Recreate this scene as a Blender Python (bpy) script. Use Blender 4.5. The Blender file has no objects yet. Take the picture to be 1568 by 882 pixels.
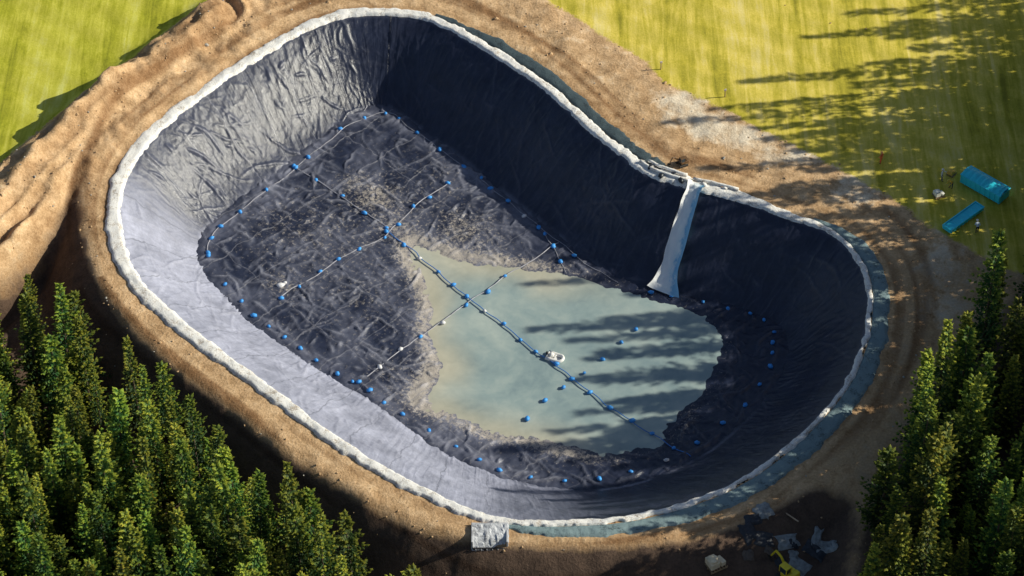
import bpy, bmesh, math, random
import numpy as np
from mathutils import Vector, Matrix
random.seed(7); rng=np.random.default_rng(11)
SC=bpy.context.scene
COL=SC.collection

# ------------------------------------------------------------------ site layout from image pixels
# The plan of the site was digitised from image pixels; this back-projects a
# pixel through the camera's lens and pose onto level z, in site metres (x east, y north, z up).
_T=math.tan(math.radians(10)); _D=340.0; _c=math.sqrt(.5)
def site(u,v,z=0.0):
    a=(u-784)/784*_T; b=(441-v)/784*_T
    dy=_c+b*_c; dz=-_c+b*_c
    t=(z-_D*_c)/dz
    return (a*t,-_D*_c+dy*t)
def sites(l,z=0.0): return np.array([site(u,v,z) for u,v in l])
ZF=-8.3   # pond floor level
RIM=sites([(600,22),(660,32),(720,62),(780,98),(840,140),(900,195),(950,235),(985,262),(1040,283),(1100,297),(1160,315),(1215,335),(1265,352),(1300,380),(1325,420),(1332,470),(1322,530),(1295,590),(1250,645),(1190,700),(1120,745),(1040,775),(950,795),(860,800),(780,798),(720,782),(650,750),(580,712),(500,660),(420,598),(340,540),(270,485),(215,430),(190,380),(182,320),(195,265),(230,215),(280,170),(340,125),(410,80),(470,45),(530,25)])
FLO=sites([(590,168),(612,180),(650,208),(695,240),(745,280),(805,328),(860,370),(910,408),(965,436),(1040,455),(1095,466),(1140,478),(1175,492),(1195,508),(1203,528),(1203,550),(1190,580),(1165,615),(1130,650),(1080,690),(1020,722),(955,742),(890,750),(825,745),(770,732),(725,712),(675,688),(625,655),(565,612),(500,575),(435,530),(375,485),(330,440),(308,405),(305,380),(315,355),(335,338),(375,305),(425,268),(475,228),(520,192),(560,172)],ZF)
WAT=sites([(640,372),(700,395),(780,405),(860,415),(930,430),(985,450),(1050,468),(1095,495),(1112,540),(1085,600),(1050,640),(1020,680),(965,700),(900,697),(830,677),(780,672),(720,652),(680,632),(645,610),(668,560),(652,520),(655,470),(640,420),(622,388)],ZF)
CREST=sites([(540,-12),(640,-22),(720,5),(800,45),(880,95),(950,160),(1010,215),(1080,245),(1160,265),(1240,285),(1310,305),(1380,345),(1415,410),(1418,480),(1395,560),(1350,640),(1290,710),(1200,765),(1100,805),(1000,822),(900,826),(800,825),(700,812),(620,790),(540,745),(450,690),(360,620),(280,560),(210,500),(165,440),(140,380),(132,290),(150,210),(200,150),(290,90),(380,40),(460,5)])
MOUND=sites([(330,20),(265,70),(195,120),(112,190),(38,262),(-30,335),(-110,410)],1)
LOW=sites([(172,195),(98,268),(45,345),(-20,400),(-200,440),(-500,500),(-500,1300),(1250,1300),(1330,760),(700,500)])
G1=sites([(-1500,-900),(330,-100),(325,5),(260,50),(190,112),(125,160),(62,203),(0,250),(-150,340),(-1500,500)])
G2=sites([(800,-60),(700,-300),(700,-1200),(4000,-1200),(4000,500),(1700,480),(1520,400),(1420,345),(1370,305),(1300,268),(1240,235),(1180,205),(1120,172),(1070,150),(1020,128),(990,95),(930,60),(880,25),(830,-2)])
FL=sites([(-150,460),(0,535),(60,540),(120,595),(190,632),(290,690),(360,755),(440,815),(520,880),(600,945),(660,1005),(700,1060),(700,1250),(-250,1250),(-250,480)],-6)
FR=sites([(1930,-60),(1760,60),(1670,140),(1630,220),(1630,350),(1610,420),(1580,470),(1500,540),(1425,650),(1375,730),(1335,820),(1320,950),(1320,1250),(2200,1250),(2300,-60)])

# ------------------------------------------------------------------ numeric helpers
def smooth(a,b,x):
    t=np.clip((x-a)/(b-a),0,1); return t*t*(3-2*t)
_lat=rng.random((256,256))
def vn(x,y,seed=0):
    x=np.asarray(x,float)+seed*17.31; y=np.asarray(y,float)+seed*9.73
    xi=np.floor(x).astype(int); yi=np.floor(y).astype(int)
    fx=x-xi; fy=y-yi; fx=fx*fx*(3-2*fx); fy=fy*fy*(3-2*fy)
    a=_lat[xi&255,yi&255]; b=_lat[(xi+1)&255,yi&255]; c=_lat[xi&255,(yi+1)&255]; d=_lat[(xi+1)&255,(yi+1)&255]
    return (a*(1-fx)+b*fx)*(1-fy)+(c*(1-fx)+d*fx)*fy
def fbm(x,y,sc,octv=4,seed=0):
    r=0; amp=.5; f=1/sc; tot=0
    for o in range(octv):
        r=r+amp*vn(x*f,y*f,seed+o*3); tot+=amp; amp*=.5; f*=2.03
    return r/tot
def ridge(x,y,sx_,sy_,seed,p=5):
    wx=x+1.4*(fbm(x,y,4,3,seed+40)-.5)*sx_; wy=y+1.4*(fbm(x,y,4,3,seed+50)-.5)*sy_
    n=.75*vn(wx/sx_,wy/sy_,seed)+.25*vn(wx/sx_*2.1,wy/sy_*2.1,seed+9)
    return (1-np.abs(2*n-1))**p
def catmull(P,n,closed=True):
    P=np.array(P); m=len(P)
    tt=np.arange(n)*m/n
    i=np.floor(tt).astype(int); f=(tt-i)[:,None]
    p0=P[(i-1)%m];p1=P[i%m];p2=P[(i+1)%m];p3=P[(i+2)%m]
    return .5*((2*p1)+(-p0+p2)*f+(2*p0-5*p1+4*p2-p3)*f**2+(-p0+3*p1-3*p2+p3)*f**3)
class SDF:
    def __init__(self,poly,signed=True,x0=-120,x1=150,y0=-95,y1=110,h=.6):
        self.x0,self.y0,self.h=x0,y0,h
        xs=np.arange(x0,x1,h); ys=np.arange(y0,y1,h)
        X,Y=np.meshgrid(xs,ys,indexing='ij'); d=np.full(X.shape,1e9); ins=np.zeros(X.shape,bool)
        n=len(poly)
        for k in range(n if signed else n-1):
            a=poly[k]; b=poly[(k+1)%n]; ab=b-a; L=ab@ab+1e-12
            t=np.clip(((X-a[0])*ab[0]+(Y-a[1])*ab[1])/L,0,1)
            d=np.minimum(d,(X-a[0]-t*ab[0])**2+(Y-a[1]-t*ab[1])**2)
            if signed:
                c=(a[1]>Y)!=(b[1]>Y)
                with np.errstate(divide='ignore',invalid='ignore'):
                    xi=(b[0]-a[0])*(Y-a[1])/(b[1]-a[1]+1e-15)+a[0]
                ins^=(c&(X<xi))
        d=np.sqrt(d); self.d=np.where(ins,-d,d)
    def __call__(self,x,y):
        gx=np.clip((np.asarray(x,float)-self.x0)/self.h,0,self.d.shape[0]-1.001); gy=np.clip((np.asarray(y,float)-self.y0)/self.h,0,self.d.shape[1]-1.001)
        i=gx.astype(int); j=gy.astype(int); fx=gx-i; fy=gy-j; d=self.d
        return (d[i,j]*(1-fx)+d[i+1,j]*fx)*(1-fy)+(d[i,j+1]*(1-fx)+d[i+1,j+1]*fx)*fy
rimS=catmull(RIM,300)
sdR=SDF(rimS); sdC=SDF(catmull(CREST,220)); sdM=SDF(MOUND,False); sdLow=SDF(LOW); sdG1=SDF(G1); sdG2=SDF(G2)
sdW=SDF(catmull(WAT,120)); sdF=SDF(catmull(FLO,220)); sdFL=SDF(FL); sdFR=SDF(FR)

def furrow(x,y,m):
    return (vn(m*.75,(x+y)*.07,13)*.65+vn(m*1.7,(x+y)*.15,14)*.35-.5)
def H(x,y):
    x=np.asarray(x,float); y=np.asarray(y,float)
    dC=sdC(x,y); dR=sdR(x,y)
    amp=7-4.0*smooth(5,30,x)
    z=-amp*smooth(0,4,-sdLow(x,y))*smooth(-.5,8.0,dC)
    m=sdM(x,y)
    z=z+3.2*np.exp(-(m/2.5)**2)*(.45+1.0*fbm(x,y,4.5,4,2))
    g1=sdG1(x,y)
    z=z+1.2*np.exp(-((m-5)/2.6)**2)*smooth(0,2,g1)*(fbm(x,y,2.4,3,8))
    z=z+2.4*furrow(x,y,m)*np.exp(-(m/9)**2)*smooth(0,2,g1)*smooth(0,2.5,dC)
    out=smooth(1.5,5,dR)
    dirt=smooth(-.6,1.2,np.minimum(g1,sdG2(x,y)))
    rough=1+.9*np.exp(-(m/9)**2)
    z=z+out*(dirt*(.6*rough*(fbm(x,y,3.0,5,5)-.5)+ .4*np.clip(fbm(x,y,9,3,21)-.45,0,1))+.5*(fbm(x,y,14,3,9)-.5))
    z=z-.06
    return z

# ------------------------------------------------------------------ materials
def M(name):
    m=bpy.data.materials.new(name); m.use_nodes=True
    nt=m.node_tree; b=nt.nodes['Principled BSDF']; return m,nt,b
def lk(nt,a,b): nt.links.new(a,b)
def noise(nt,vec,scale,detail=5,rough=.6,dist=0):
    n=nt.nodes.new('ShaderNodeTexNoise'); n.inputs['Scale'].default_value=scale; n.inputs['Detail'].default_value=detail
    n.inputs['Roughness'].default_value=rough; n.inputs['Distortion'].default_value=dist
    if vec is not None: lk(nt,vec,n.inputs['Vector'])
    return n.outputs['Fac']
def ramp(nt,fac,stops,interp='LINEAR'):
    r=nt.nodes.new('ShaderNodeValToRGB'); r.color_ramp.interpolation=interp
    e=r.color_ramp.elements
    while len(e)<len(stops): e.new(.5)
    for k,(p,c) in enumerate(stops):
        e[k].position=p; e[k].color=(*c,1) if len(c)==3 else c
    lk(nt,fac,r.inputs['Fac']); return r.outputs['Color']
def mix(nt,f,a,b,mode='MIX'):
    n=nt.nodes.new('ShaderNodeMix'); n.data_type='RGBA'; n.blend_type=mode
    for sock,val in ((n.inputs[0],f),(n.inputs[6],a),(n.inputs[7],b)):
        if isinstance(val,(int,float)): sock.default_value=val
        elif isinstance(val,tuple): sock.default_value=(*val,1)
        else: lk(nt,val,sock)
    return n.outputs[2]
def mth(nt,op,a,b=0.0,c=None,clamp=False):
    n=nt.nodes.new('ShaderNodeMath'); n.operation=op; n.use_clamp=clamp
    for k,val in enumerate((a,b) if c is None else (a,b,c)):
        if isinstance(val,(int,float)): n.inputs[k].default_value=val
        else: lk(nt,val,n.inputs[k])
    return n.outputs[0]
def mapping(nt,vec,scale=(1,1,1),rot=(0,0,0)):
    n=nt.nodes.new('ShaderNodeMapping'); n.inputs['Scale'].default_value=scale; n.inputs['Rotation'].default_value=rot
    lk(nt,vec,n.inputs['Vector']); return n.outputs['Vector']
def objco(nt): return nt.nodes.new('ShaderNodeTexCoord').outputs['Object']
def bump(nt,b,h,strength=.5,dist=.1):
    n=nt.nodes.new('ShaderNodeBump'); n.inputs['Distance'].default_value=dist
    if isinstance(strength,(int,float)): n.inputs['Strength'].default_value=strength
    else: lk(nt,strength,n.inputs['Strength'])
    lk(nt,h,n.inputs['Height']); lk(nt,n.outputs['Normal'],b.inputs['Normal'])
def attr(nt,name):
    n=nt.nodes.new('ShaderNodeAttribute'); n.attribute_name=name
    s=nt.nodes.new('ShaderNodeSeparateColor'); lk(nt,n.outputs['Color'],s.inputs[0])
    return s.outputs[0],s.outputs[1],s.outputs[2],n.outputs['Alpha']

def simple(name,col,rough=.6,var=.25,sc=2.0,metal=0,bmp=.2):
    m,nt,b=M(name); p=objco(nt)
    n=noise(nt,p,sc,6); c2=tuple(x*(1-var) for x in col); c3=tuple(min(1,x*(1+var)) for x in col)
    lk(nt,ramp(nt,n,[(.3,c2),(.7,c3)]),b.inputs['Base Color']); b.inputs['Roughness'].default_value=rough; b.inputs['Metallic'].default_value=metal
    if bmp: bump(nt,b,noise(nt,p,sc*4,4),bmp,.05)
    return m

def mat_ground():
    m,nt,b=M('ground_soil_and_grass'); p=objco(nt)
    R,Gm,Bm,A=attr(nt,'mask')
    nl=noise(nt,p,.05,4); nm=noise(nt,p,.5,6,.65); nf=noise(nt,p,3.5,6,.7)
    st=noise(nt,mapping(nt,p,(.9,.07,1),(0,0,math.radians(-62))),1.0,5,.65,.6)
    st2=noise(nt,mapping(nt,p,(.22,.03,1),(0,0,math.radians(-48))),1.0,4,.6,.6)
    g=mth(nt,'ADD',mth(nt,'MULTIPLY',st,.42),mth(nt,'ADD',mth(nt,'MULTIPLY',st2,.42),mth(nt,'ADD',mth(nt,'MULTIPLY',nm,.18),mth(nt,'MULTIPLY',nf,.14))))
    grass=ramp(nt,g,[(.45,(.30,.27,.03)),(.54,(.57,.48,.055)),(.62,(.82,.66,.13)),(.72,(.95,.79,.32))])
    px=nt.nodes.new('ShaderNodeSeparateXYZ'); lk(nt,p,px.inputs[0])
    wg=mth(nt,'MULTIPLY',mth(nt,'ADD',px.outputs[0],10.0),-.03,clamp=True)
    gv=mth(nt,'ADD',mth(nt,'MULTIPLY',wg,.55),mth(nt,'MULTIPLY',nl,.45),clamp=True)
    grass=mix(nt,ramp(nt,gv,[(.25,(0,0,0)),(.85,(1,1,1))]),grass,mix(nt,1.0,grass,(.76,.92,.6),'MULTIPLY'))
    sep=nt.nodes.new('ShaderNodeSeparateXYZ'); lk(nt,mapping(nt,p,(1,1,1),(0,0,math.radians(-58))),sep.inputs[0])
    lane=mth(nt,'SINE',mth(nt,'ADD',mth(nt,'MULTIPLY',sep.outputs[0],1.5),mth(nt,'MULTIPLY',nl,9.0)))
    grass=mix(nt,mth(nt,'MULTIPLY',mth(nt,'ADD',lane,1.0),mth(nt,'MULTIPLY',nm,.24)),grass,(.32,.30,.04))
    d=mth(nt,'ADD',mth(nt,'MULTIPLY',nm,.6),mth(nt,'MULTIPLY',nf,.4))
    dirt=ramp(nt,d,[(.30,(.30,.18,.09)),(.43,(.50,.315,.165)),(.56,(.74,.50,.285)),(.70,(.93,.71,.46))])
    sand=ramp(nt,d,[(.30,(.50,.38,.25)),(.60,(.93,.80,.62))])
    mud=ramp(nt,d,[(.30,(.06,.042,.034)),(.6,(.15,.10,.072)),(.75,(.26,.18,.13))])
    edge=mth(nt,'ADD',R,mth(nt,'ADD',mth(nt,'MULTIPLY',mth(nt,'SUBTRACT',nf,.5),.8),mth(nt,'MULTIPLY',mth(nt,'SUBTRACT',nm,.5),1.1)),clamp=True)
    em=ramp(nt,edge,[(.35,(0,0,0)),(.62,(1,1,1))])
    c=mix(nt,ramp(nt,mth(nt,'ADD',Gm,mth(nt,'SUBTRACT',nm,.5)),[(.3,(0,0,0)),(.65,(1,1,1))]),dirt,sand)
    c=mix(nt,ramp(nt,mth(nt,'ADD',Bm,mth(nt,'MULTIPLY',mth(nt,'SUBTRACT',nm,.5),.9)),[(.3,(0,0,0)),(.75,(1,1,1))]),c,mud)  # mud colour, also standing in for shade on the low outer bank
    tr=ramp(nt,A,[(0,(.50,.43,.38)),(.5,(1,1,1)),(1,(1.0,1.0,1.0))])
    c=mix(nt,1.0,c,tr,'MULTIPLY')
    lk(nt,mix(nt,em,grass,c),b.inputs['Base Color']); b.inputs['Roughness'].default_value=.95
    b.inputs['Specular IOR Level'].default_value=.15
    bump(nt,b,mth(nt,'ADD',nf,mth(nt,'MULTIPLY',nm,2)),mth(nt,'ADD',mth(nt,'MULTIPLY',R,.40),.22),.22)
    return m
MG=mat_ground()

def sheen_dust_liner(name,seamscale,floor=False):
    m,nt,b=M(name); p=objco(nt)
    uv=nt.nodes.new('ShaderNodeUVMap'); uv.uv_map='UVMap'
    sx=nt.nodes.new('ShaderNodeSeparateXYZ'); lk(nt,uv.outputs['UV'],sx.inputs[0])
    R,Gm,Bm,A=attr(nt,'mask')   # R painted sheen plus dusting, G mud/sand, B wrinkle height, A seam visibility
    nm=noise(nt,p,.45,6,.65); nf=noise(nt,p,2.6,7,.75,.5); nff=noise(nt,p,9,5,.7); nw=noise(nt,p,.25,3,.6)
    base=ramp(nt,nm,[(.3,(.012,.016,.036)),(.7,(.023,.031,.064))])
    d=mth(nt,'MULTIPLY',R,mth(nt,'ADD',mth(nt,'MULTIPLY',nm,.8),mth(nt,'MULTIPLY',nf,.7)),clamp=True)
    c=mix(nt,d,base,(.50,.52,.66))  # pale tone: painted slope sheen as well as dusty patches
    k=mth(nt,'ADD',mth(nt,'MULTIPLY',Gm,1.0),mth(nt,'MULTIPLY',mth(nt,'SUBTRACT',nf,.5),2.3))
    k=mth(nt,'MULTIPLY',ramp(nt,k,[(.38,(0,0,0)),(.68,(1,1,1))]),ramp(nt,Gm,[(.02,(0,0,0)),(.1,(1,1,1))]))
    mud=ramp(nt,nff,[(.3,(.26,.23,.20)),(.7,(.72,.64,.55))])
    c=mix(nt,mth(nt,'MULTIPLY',k,.85),c,mud)
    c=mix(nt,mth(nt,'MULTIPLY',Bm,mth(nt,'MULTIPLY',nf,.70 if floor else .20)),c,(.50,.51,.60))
    wob=mth(nt,'MULTIPLY',mth(nt,'SUBTRACT',nw,.5),2.2)
    fr=mth(nt,'PINGPONG',mth(nt,'ADD',sx.outputs[0],wob),seamscale/2)
    seam=mth(nt,'MULTIPLY',mth(nt,'LESS_THAN',fr,.07),A)
    sc=(.16,.17,.22) if not floor else (.26,.26,.30)
    c=mix(nt,mth(nt,'MULTIPLY',seam,mth(nt,'ADD',nf,.1)),c,sc)
    if floor:
        fr2=mth(nt,'PINGPONG',mth(nt,'ADD',sx.outputs[1],wob),4.2)
        c=mix(nt,mth(nt,'MULTIPLY',mth(nt,'MULTIPLY',mth(nt,'LESS_THAN',fr2,.06),nf),A),c,sc)
    lk(nt,c,b.inputs['Base Color'])
    rr=ramp(nt,mth(nt,'ADD',d,k),[(0,(.27,.27,.27)),(.6,(.66,.66,.66))]); lk(nt,rr,b.inputs['Roughness'])
    b.inputs['Specular IOR Level'].default_value=.5
    st=noise(nt,mapping(nt,uv.outputs['UV'],(1.3,.12,1)),1.0,5,.6,.8)
    hgt=mth(nt,'ADD',mth(nt,'MULTIPLY',nf,.6),mth(nt,'ADD',mth(nt,'MULTIPLY',st,1.2),mth(nt,'MULTIPLY',seam,.25)))
    bump(nt,b,hgt,.6,.15)
    return m
MLS=sheen_dust_liner('geomembrane_slope',5.6); MLF=sheen_dust_liner('geomembrane_floor',5.6,True)

def mat_water():
    m,nt,b=M('murky_water'); p=objco(nt)
    R,Gm,Bm,A=attr(nt,'mask')
    n=noise(nt,p,.12,4,.55,.6); n2=noise(nt,p,.7,5,.6,.5)
    k=mth(nt,'ADD',mth(nt,'MULTIPLY',n,.7),mth(nt,'MULTIPLY',n2,.3))
    deep=ramp(nt,k,[(.3,(.20,.285,.315)),(.5,(.32,.41,.41)),(.7,(.47,.54,.50))])
    sh=ramp(nt,k,[(.3,(.42,.41,.32)),(.7,(.66,.62,.49))])
    c=mix(nt,R,deep,sh)
    lk(nt,c,b.inputs['Base Color']); b.inputs['Roughness'].default_value=.08; b.inputs['IOR'].default_value=1.33
    bump(nt,b,noise(nt,mapping(nt,p,(1,2.2,1)),1.6,4),.08,.05)
    return m
MW=mat_water()

def mat_strip(name,c0,c1,rough=.8):
    m,nt,b=M(name); p=objco(nt); n=noise(nt,p,.8,7,.75); n2=noise(nt,p,5,6,.75)
    k=mth(nt,'ADD',mth(nt,'MULTIPLY',n,.55),mth(nt,'MULTIPLY',n2,.45))
    lk(nt,ramp(nt,k,[(.39,c0),(.49,c1),(.7,tuple(min(.95,x*1.12) for x in c1))]),b.inputs['Base Color']); b.inputs['Roughness'].default_value=rough
    bump(nt,b,k,.8,.25); return m
MWH=mat_strip('white_geotextile',(.46,.38,.30),(.93,.91,.87)); MGG=mat_strip('grey_geotextile',(.07,.11,.12),(.22,.31,.33))
MTEAL=mat_strip('dark_rim_band',(.02,.03,.035),(.05,.08,.095))
MROPE=simple('white_rope',(.42,.42,.47),.7,.4,1,bmp=0); MBROPE=simple('blue_rope',(.03,.18,.55),.6,.2,3,bmp=0)
MBAG=simple('blue_sandbag_fabric',(.05,.33,.98),.55,.3,3); MWBAG=simple('white_sandbag_fabric',(.72,.72,.74),.7,.25,3)

# ------------------------------------------------------------------ mesh helpers
def mesh_obj(name,V,F,mats=[],parent=None,smooth_=False,uv=None,mask=None,mi=None):
    me=bpy.data.meshes.new(name)
    V=np.asarray(V,dtype=np.float32)
    if isinstance(F,np.ndarray):
        n,k=F.shape
        me.vertices.add(len(V)); me.vertices.foreach_set('co',V.ravel())
        me.loops.add(n*k); me.loops.foreach_set('vertex_index',F.astype(np.int32).ravel())
        me.polygons.add(n); me.polygons.foreach_set('loop_start',np.arange(0,n*k,k,dtype=np.int32))
        try: me.polygons.foreach_set('loop_total',np.full(n,k,dtype=np.int32))
        except Exception: pass
        me.update(calc_edges=True); me.validate()
    else:
        me.from_pydata([tuple(map(float,v)) for v in V],[],F); me.update()
    if uv is not None:
        l=me.uv_layers.new(name='UVMap'); vi=np.empty(len(me.loops),dtype=np.int32); me.loops.foreach_get('vertex_index',vi)
        l.data.foreach_set('uv',np.asarray(uv,dtype=np.float32)[vi].ravel())
    if mask is not None:
        a=me.attributes.new('mask','FLOAT_COLOR','POINT'); a.data.foreach_set('color',np.asarray(mask,dtype=np.float32).ravel())
    for m in mats: me.materials.append(m)
    if mi is not None: me.polygons.foreach_set('material_index',np.asarray(mi,dtype=np.int32))
    if smooth_: me.polygons.foreach_set('use_smooth',np.ones(len(me.polygons),dtype=bool))
    o=bpy.data.objects.new(name,me); COL.objects.link(o)
    if parent: o.parent=parent
    return o
def empty(name,loc=(0,0,0),rotz=0):
    e=bpy.data.objects.new(name,None); e.empty_display_size=.5; e.location=loc; e.rotation_euler=(0,0,rotz); COL.objects.link(e); return e
def gridfaces(nx,ny,wrap=False):
    i=np.arange(nx if wrap else nx-1)[:,None]; j=np.arange(ny-1)[None,:]
    a=i*ny+j; b=((i+1)%nx)*ny+j
    return np.stack([a,b,b+1,a+1],-1).reshape(-1,4)

# ------------------------------------------------------------------ ground (one sheet to the horizon)
def axis(a,b,h,far=4200):
    core=np.arange(a,b+h/2,h); o=[];x=h
    pos=0
    while pos<far: x*=1.22; pos+=x; o.append(pos)
    o=np.array(o); return np.concatenate([a-o[::-1],core,core[-1]+o])
gx=axis(-80,90,.3); gy=axis(-62,72,.3)
X,Y=np.meshgrid(gx,gy,indexing='ij'); Zg=H(X,Y)
dR=sdR(X,Y); dC=sdC(X,Y)
dirtm=smooth(-1.3,1.3,np.minimum(sdG1(X,Y),sdG2(X,Y)))
def blob(u,v,r,ry=None,z=0):
    x,y=site(u,v,z); ry=ry or r
    return np.exp(-(((X-x)/r)**2+((Y-y)/ry)**2))
sand=np.clip(.55*blob(1060,180,5,3.0)+.65*blob(1130,205,6,2.5)+.6*blob(1210,240,6,2.2)+.5*blob(1040,150,4,2)+.6*blob(1310,290,4)+.5*blob(1440,400,4,5)+.5*blob(1450,480,4,4)+.25*blob(850,50,9,5)+.25*blob(940,110,8,5),0,1)
low_shade_mud=smooth(0,4,-sdLow(X,Y))*smooth(-.5,2.0,dC)  # mud mask that also paints the outer bank's shade
mm=sdM(X,Y)
low_shade_mud=low_shade_mud*(1-.8*np.exp(-(mm/3.6)**2))
east=smooth(22,38,X)*smooth(-.5,1.5,dR)*smooth(14,2,Y)
mud=np.clip(low_shade_mud+.35*east*smooth(1.5,3.5,dR)+.9*smooth(2,-6,sdFL(X,Y))+.9*smooth(4,-4,sdFR(X,Y))*smooth(10,2,Y),0,1)
ang=np.arctan2(Y-2,X+3)*40
trk=.5+.9*(vn(dR*1.3,ang*.06,3)-.5)*smooth(9,6,dR)-.45*np.exp(-((dC+.0)/.7)**2)*smooth(.3,.6,vn(ang*.1,dR*0,5))
for t0_ in (2.9,4.6): trk=trk-.28*np.exp(-((dR-t0_-.5*(vn(ang*.05,ang*0,17)-.5))/.22)**2)*smooth(.25,.5,vn(ang*.12,dR*0+t0_,19))*(X<30)
trk=trk+1.0*furrow(X,Y,mm)*np.exp(-(mm/9)**2)-.14*np.exp(-(mm/8)**2)
mask=np.stack([dirtm,sand,mud,np.clip(trk,0,1)],-1).reshape(-1,4)
F=gridfaces(len(gx),len(gy)); V=np.stack([X,Y,Zg],-1).reshape(-1,3)
ins=(dR.reshape(-1)<0.05)
keep=~(ins[F].any(1)); F=F[keep]
ground=mesh_obj('ground',V,F,[MG],smooth_=True,mask=mask)

# ------------------------------------------------------------------ pond liner slope
NP=1500; MT=84
rc=catmull(RIM,NP); fc=catmull(FLO,NP)
WL=ZF+.03
def floorz(x,y):
    d=sdW(x,y)
    z=ZF+np.clip(d*.045,-.5,.30)+.22*(fbm(x,y,3.2,4,31)-.5)+.06*(fbm(x,y,.9,2,33)-.5)
    return z
mid=(rc+fc)/2; seg=np.linalg.norm(np.roll(mid,-1,0)-mid,axis=1); S=np.concatenate([[0],np.cumsum(seg)[:-1]])
LT=np.sqrt(((rc-fc)**2).sum(1)+ZF**2)
tt=np.linspace(0,1,MT)
I,Tm=np.meshgrid(np.arange(NP),tt,indexing='ij')
xy=rc[I]*(1-Tm)[...,None]+fc[I]*Tm[...,None]; z=ZF*(Tm-.035*np.sin(Tm*math.pi*2))
fzb=floorz(fc[:,0],fc[:,1])-.12
z=z+(fzb-ZF)[:,None]*Tm**3
dd=fc-rc; dd/=np.linalg.norm(dd,axis=1)[:,None]; od=-dd
Wr=np.zeros((NP,MT)); Sg=S[:,None]*np.ones((1,MT)); Tg=Tm*LT[:,None]
def stamp(Wa,A,B,s0,t0,ang,L,w,h,curv=0,win=None):
    ca,sa=math.cos(ang),math.sin(ang)
    sl=win
    a=A[sl]-s0; b=B[sl]-t0
    p=a*ca+b*sa; q=-a*sa+b*ca - curv*(p**2)
    wl=w*(1-.55*np.abs(p)/(L/2))
    g=h*np.exp(-(q/np.maximum(wl,.05))**2)*np.clip(1-(np.abs(p)/(L/2))**2,0,1)
    Wa[sl]=np.maximum(Wa[sl],g)
TOT=S[-1]
Sw=Sg+1.3*(fbm(Sg,Tg,3.5,3,140)-.5); Tw=Tg+1.3*(fbm(Sg,Tg,3.5,3,150)-.5)
def win_s(s0,L):
    i0=np.searchsorted(S,s0-L/2-2); i1=np.searchsorted(S,s0+L/2+2); return (slice(max(0,i0),min(NP,i1)),slice(None))
westw=smooth(.0,.6,-od[:,0])
for k in range(800):
    s0=random.uniform(0,TOT); t0=random.uniform(.5,16)
    i=min(NP-1,int(np.searchsorted(S,s0)))
    wgt=.35+.85*float(westw[i])
    L=random.uniform(1.2,3.5) if random.random()<.45 else random.uniform(4,13)
    r=random.random()
    if r<.45: ang=math.pi/2+random.gauss(0,.22)
    elif r<.8: ang=random.gauss(.95,.3)
    else: ang=random.gauss(-.4,.5)
    stamp(Wr,Sw,Tw,s0,t0,ang,L,random.uniform(.12,.24),wgt*random.uniform(.05,.24)*random.choice([.4,.8,1]),random.gauss(0,.04),win_s(s0,L))
Wr0=Wr.copy()
Wr+=.07*ridge(Sg,Tg,.9,5.5,201,5)*(.8+.2*westw[:,None])+.05*ridge(Sg+.7*Tg,Tg-.7*Sg,.8,3.5,211,5)
Wr+=.25*(fbm(Sg,Tg*.6,5,2,44)-.5)+.04*(fbm(Sg,Tg,.8,2,46)-.5)
Wf=Wr*smooth(0,.04,Tm)
sn=.45; cn=.89
xyw=xy+dd[:,None,:]*(Wf*sn)[...,None]; zw=z+Wf*cn+.03
V=np.stack([xyw[...,0],xyw[...,1],zw],-1).reshape(-1,3)
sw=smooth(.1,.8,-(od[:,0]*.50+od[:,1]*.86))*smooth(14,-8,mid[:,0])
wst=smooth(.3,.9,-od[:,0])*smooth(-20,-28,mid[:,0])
bank_sheen=np.clip(.78*sw+.10*wst+.015,0,1)  # sheen of the south-west and west banks painted in as paler colour
sheen_dust=bank_sheen[:,None]*(.65+.7*fbm(Sg,Tg,3,4,51))*np.ones((1,MT))
sheen_dust=sheen_dust+.30*smooth(.92,1,Tm)*smooth(.4,.65,fbm(Sg,Tg,2,3,52))*smooth(20,5,mid[:,0])[:,None]+.22*smooth(.06,0,Tm)
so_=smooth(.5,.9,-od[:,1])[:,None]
sheen_dust=sheen_dust+.5*so_*np.exp(-((Tm-.93)/.02)**2)*smooth(.35,.55,fbm(Sg,Tg*0,4,3,57))
mask=np.stack([np.clip(sheen_dust,0,1),np.zeros_like(sheen_dust),np.clip(Wr0/.15,0,1),np.clip(westw+sw,.12,1)[:,None]*np.ones_like(sheen_dust)],-1).reshape(-1,4)
liner=mesh_obj('pond_liner',V,gridfaces(NP,MT,True),[MLS],smooth_=True,uv=np.stack([Sg,Tg],-1).reshape(-1,2),mask=mask)

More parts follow.
